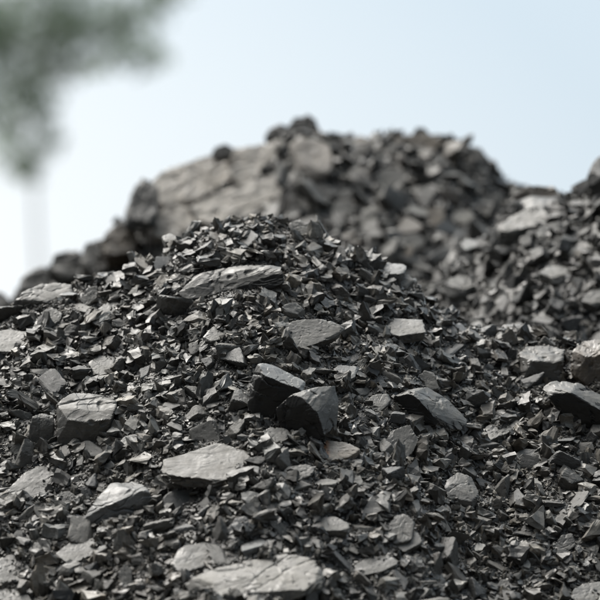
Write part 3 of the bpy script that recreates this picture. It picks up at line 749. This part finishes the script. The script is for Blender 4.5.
for (ref, d), ls in byk.items():
    ls.sort(key=lambda q: q['d2'])
    for i, q in enumerate(ls):
        tw = 'dark' if q['t'] < .25 else ('mid-grey' if q['t'] < .6 else 'light grey')
        rk = (ORD[min(i, 40)] + ' ') if len(ls) > 1 else ''
        lab = f"{rk}{tw} {SH[q['kind']]} {d} the {ref}"
        if len(lab.split()) > 16: lab = f"{rk}{SH[q['kind']]} {d} the {ref}"
        tag(q['o'], lab, 'coal lump', G)

# ------------------------------------------------------------------ rubble: beyond counting, one object
def chip_protos(n, rs):
    out = []
    for k in range(n):
        kind = ['slab', 'slab', 'block', 'wedge', 'slab', 'shard', 'slab', 'wedge'][k % 8]
        pts = rand_pts(rs, kind)
        if kind == 'slab': pts[:, 2] *= 1.15
        bm = bmesh.new()
        for p in pts: bm.verts.new(tuple(p))
        r = bmesh.ops.convex_hull(bm, input=bm.verts)
        bmesh.ops.delete(bm, geom=[g for g in r['geom_interior'] if isinstance(g, bmesh.types.BMVert)], context='VERTS')
        bmesh.ops.recalc_face_normals(bm, faces=bm.faces)
        bm.verts.ensure_lookup_table(); bm.verts.index_update()
        v = np.array([w.co[:] for w in bm.verts]); f = np.array([[w.index for w in q.verts] for q in bm.faces if len(q.verts) == 3]); bm.free()
        out.append((v / max(np.ptp(v[:, 0]), .3), f))
    return out
cp = chip_protos(90, np.random.default_rng(9))
def roughen(v, f, seed):                                             # broken edges for the larger pieces
    bm = bmesh.new(); vs_ = [bm.verts.new(tuple(p)) for p in v]
    for q in f: bm.faces.new([vs_[i] for i in q])
    bmesh.ops.subdivide_edges(bm, edges=bm.edges, cuts=2, use_grid_fill=True)
    bmesh.ops.triangulate(bm, faces=bm.faces)
    bm.verts.index_update()
    v2 = np.array([w.co[:] for w in bm.verts]); f2 = np.array([[w.index for w in q.verts] for q in bm.faces]); bm.free()
    h = max(np.ptp(v2[:, 2]), .1)
    return v2 + .10 * np.stack([fbm(v2 * 5 + 9 * i, 2, seed + i) for i in range(3)], -1) * np.array([1, 1, min(1, h * 1.6)]), f2
cpb = [roughen(v, f, 300 + i) for i, (v, f) in enumerate(cp[:48])]
VV, FF, TT = [], [], []; base = 0
def scatter_chips(pile, n, x0, x1, y0, y1, smin, smax, power, seed, tones, avoid=True, tilt=.42, big=False):
    global base
    rs = np.random.default_rng(seed); f = HF[pile]
    x = rs.uniform(x0, x1, n); y = rs.uniform(y0, y1, n); z = f(x, y)
    s = smin * (1 - rs.uniform(size=n) * (1 - (smax / smin) ** -power)) ** (-1 / power)
    keep = z > -.01
    for o_ in 'FMB':
        if o_ != pile: keep &= HF[o_](x, y) < z + .01
    if avoid:
        px, py = project(x, y, z)
        rr_ = s / PXS(y) * (.5 if big else .42)
        oc = is_occ(pile, px, py)
        for ux, uy in ((1, 0), (-1, 0), (0, -.7), (0, .5)): oc |= is_occ(pile, px + rr_ * ux, py + rr_ * uy) & (rr_ > 2.2)
        oc = oc & (y < {'F': 7.5, 'M': 8.5, 'B': 9.6}[pile])
        keep &= ~(oc & ~((s < smin * 1.6) & (rs.uniform(size=n) < .0)))
    # clustering: sorting of coarse and fine patches
    pn = np.stack([x * 5, y * 5, np.zeros(n)], -1); cl_ = vnoise(pn, 61)
    keep &= ~((s > smin * 2.6) & (cl_ < .38) & (rs.uniform(size=n) < .6))
    x, y, z, s = x[keep], y[keep], z[keep], s[keep]; n = len(x)
    nr = normal_at(x, y, f) * [.7, .7, 1.25] + rs.normal(size=(n, 3)) * tilt * np.where(rs.uniform(size=(n, 1)) < .2, 1.6, .8)
    nr /= np.linalg.norm(nr, axis=1, keepdims=True)
    a = rs.normal(size=(n, 3)); ax = np.cross(nr, a); ax /= np.linalg.norm(ax, axis=1, keepdims=True); ay = np.cross(nr, ax)
    Rm = np.stack([ax, ay, nr], -1)                                  # columns
    z = z + s * rs.uniform(-.05, .42, n)
    tn = tones[0] + (tones[1] - tones[0]) * rs.uniform(size=n) ** 1.25
    tn = np.where(rs.uniform(size=n) < .035, tones[1] * 1.35, tn)
    br = rs.uniform(-.05, .07, n)
    br = br + .10 * np.clip(vnoise(np.stack([x * 4, y * 4, z * 0], -1), 77) - .5, 0, 1)
    tcol = np.stack([tn * (1.03 + br), tn, tn * (.90 - br), np.ones(n)], -1)
    cps = cpb if big else cp
    kk = rs.integers(0, len(cps), n)
    for k in range(len(cps)):
        m = np.where(kk == k)[0]
        if not len(m): continue
        v, fc = cps[k]
        st = rs.uniform(.75, 1.3, (len(m), 1, 3))
        w = np.einsum('nij,nvj->nvi', Rm[m], v[None] * st) * s[m][:, None, None] + np.stack([x[m], y[m], z[m]], -1)[:, None, :]
        VV.append(w.reshape(-1, 3)); nv = len(v)
        FF.append((fc[None] + (np.arange(len(m)) * nv)[:, None, None] + base).reshape(-1, 3)); base += len(m) * nv
        TT.append(np.repeat(tcol[m], nv, axis=0))
TN = (.014, .100)
scatter_chips('F', 150000, -.78, .78, 6.27, 7.56, .0030, .009, 1.3, 1, TN, False)
scatter_chips('F', 34000, -.80, .80, 6.25, 7.58, .008, .020, 1.3, 12, TN)
scatter_chips('F', 19000, -.80, .80, 6.25, 7.58, .018, .048, 1.3, 11, TN, big=True, tilt=.30)
scatter_chips('F', 14000, -2.2, -.80, 5.7, 7.6, .012, .05, 1.7, 2, TN, False)
scatter_chips('F', 14000, .80, 2.2, 5.7, 7.6, .012, .05, 1.7, 3, TN, False)
scatter_chips('F', 30000, -1.5, 1.5, 5.4, 6.3, .010, .05, 1.6, 4, TN, False)
scatter_chips('F', 5000, -1.5, 1.5, 7.5, 8.0, .012, .04, 1.7, 5, TN, False)
scatter_chips('M', 26000, .1, 1.15, 7.4, 8.5, .008, .040, 1.5, 6, (.004, .044))
scatter_chips('M', 6000, 1.15, 2.8, 7.2, 8.5, .016, .06, 1.7, 7, TN, False)
scatter_chips('B', 48000, -1.1, 1.1, 8.1, 9.65, .012, .042, 1.6, 8, (.010, .062))
scatter_chips('B', 9000, -2.9, -1.1, 8.1, 9.65, .020, .08, 1.6, 9, (.012, .068), False)
scatter_chips('B', 7000, 1.1, 2.9, 8.1, 9.65, .020, .08, 1.6, 10, (.012, .068), False)
V = np.concatenate(VV); Fa = np.concatenate(FF); Tc = np.concatenate(TT)
me = mesh_np('coal_rubble', V, Fa)
ca = me.color_attributes.new('tone', 'FLOAT_COLOR', 'POINT'); ca.data.foreach_set('color', Tc.astype(np.float32).ravel())
me.materials.append(M_RUB)
rub = bpy.data.objects.new('coal_rubble', me); COL.objects.link(rub)
tag(rub, 'loose black and grey coal chips and grit covering all three heaps', 'coal rubble', kind='stuff')

# ------------------------------------------------------------------ tree beyond the yard
def tube(path, radii, seg=8):
    vs_, fs = [], []
    for i, (p, r) in enumerate(zip(path, radii)):
        p = Vector(p); d = (Vector(path[min(i + 1, len(path) - 1)]) - Vector(path[max(i - 1, 0)])).normalized()
        q = d.to_track_quat('Z', 'X')
        for k in range(seg):
            a = 6.28318 * k / seg; vs_.append(p + q @ Vector((math.cos(a) * r, math.sin(a) * r, 0)))
    for i in range(len(path) - 1):
        for k in range(seg):
            a, b_ = i * seg + k, i * seg + (k + 1) % seg; fs.append((a, b_, b_ + seg, a + seg))
    return vs_, fs
YT = 38.0
tb = at(37, 300, YT); tx = tb[0]
tree = bpy.data.objects.new('tree', None); COL.objects.link(tree); tree.location = (tx, YT, 0)
tag(tree, 'tall leafy green tree with a slim pale trunk, far behind the heaps at upper left', 'tree')
tv, tf = [], []
def addt(path, radii):
    v, f = tube(path, radii); b0 = len(tv); tv.extend(v); tf.extend([tuple(i + b0 for i in q) for q in f])
rt = random.Random(5)
tr_path = [(0.05 * math.sin(i * .9), .03 * i, i * .62) for i in range(13)]
addt(tr_path, [.030 * (1 - i / 15) for i in range(13)])
me = mesh_np('trunk', [tuple(v) for v in tv], tf); me.materials.append(M_BARK)
o = bpy.data.objects.new('trunk', me); COL.objects.link(o); o.parent = tree
# clump centres: photo-placed clumps at the bottom of the crown, random ones in the unseen upper part
s38 = PXS(YT)
clumps = []
for (px, py, r) in [(20, 20, 40), (60, 12, 36), (100, 18, 32), (135, 30, 28), (150, 8, 26), (155, 50, 20), (138, 66, 20), (122, 50, 14), (20, 60, 36), (50, 70, 30), (12, 100, 30), (45, 110, 26), (52, 138, 20), (40, 158, 14), (10, 130, 18), (85, 40, 24), (-20, 60, 44), (-30, 110, 36), (25, 40, 34), (95, 58, 18), (60, 45, 28), (0, 40, 30), (120, 10, 30), (70, 35, 28), (115, 30, 24), (5, 80, 30), (35, 90, 26), (75, 62, 14), (38, 178, 8), (5, 115, 26), (-5, 145, 24), (20, 150, 20), (30, 172, 12), (12, 165, 14), (170, -10, 24)]:
    p = at(px, py, YT); clumps.append((p[0] - tx, rt.uniform(-.7, .7), p[2], r * s38))
for i in range(60):
    a = rt.uniform(0, 6.283); h = rt.uniform(0, 1); rad = 1.9 * math.sin(math.pi * (.25 + .7 * h)) * rt.uniform(.3, 1)
    clumps.append((math.cos(a) * rad - .35, math.sin(a) * rad, 4.6 + h * 3.6, rt.uniform(.3, .5)))
lv_, lf_ = [], []
tv, tf = [], []
for (cx, cy, cz, r) in clumps:
    zt = max(2.0, cz - .15); k = min(zt / 7.44, 1) * 12
    sx_, sy_ = .05 * math.sin(k * .9), .03 * k
    addt([(sx_, sy_, zt), ((sx_ + cx) / 2, (sy_ + cy) / 2, (zt + cz) / 2 - .08), (cx, cy, cz)], [.012, .007, .003])
    nl = int(98 * (r / .35) ** 2) + 12
    for _ in range(nl):
        d = Vector((rt.gauss(0, 1), rt.gauss(0, 1), rt.gauss(0, 1))); d.normalize(); d *= r * rt.uniform(.1, 1) ** .6
        p = Vector((cx, cy, cz)) + d; e = Euler((rt.uniform(-1.2, 1.2), rt.uniform(-1.2, 1.2), rt.uniform(0, 6.28))).to_matrix()
        L_, W_ = rt.uniform(.05, .09), rt.uniform(.018, .032); b0 = len(lv_)
        for q in ((-L_, 0, 0), (0, -W_, .006), (L_, 0, -.01), (0, W_, .006)): lv_.append(tuple(p + e @ Vector(q)))
        lf_.append((b0, b0 + 1, b0 + 2, b0 + 3))
me = mesh_np('limbs', [tuple(v) for v in tv], tf); me.materials.append(M_BARK)
o = bpy.data.objects.new('limbs', me); COL.objects.link(o); o.parent = tree
me = mesh_np('crown', lv_, lf_); me.materials.append(M_LEAF)
o = bpy.data.objects.new('crown', me); COL.objects.link(o); o.parent = tree
print('lumps', len(lump_list), 'heroes', len(heroes), 'chips tris', len(Fa))
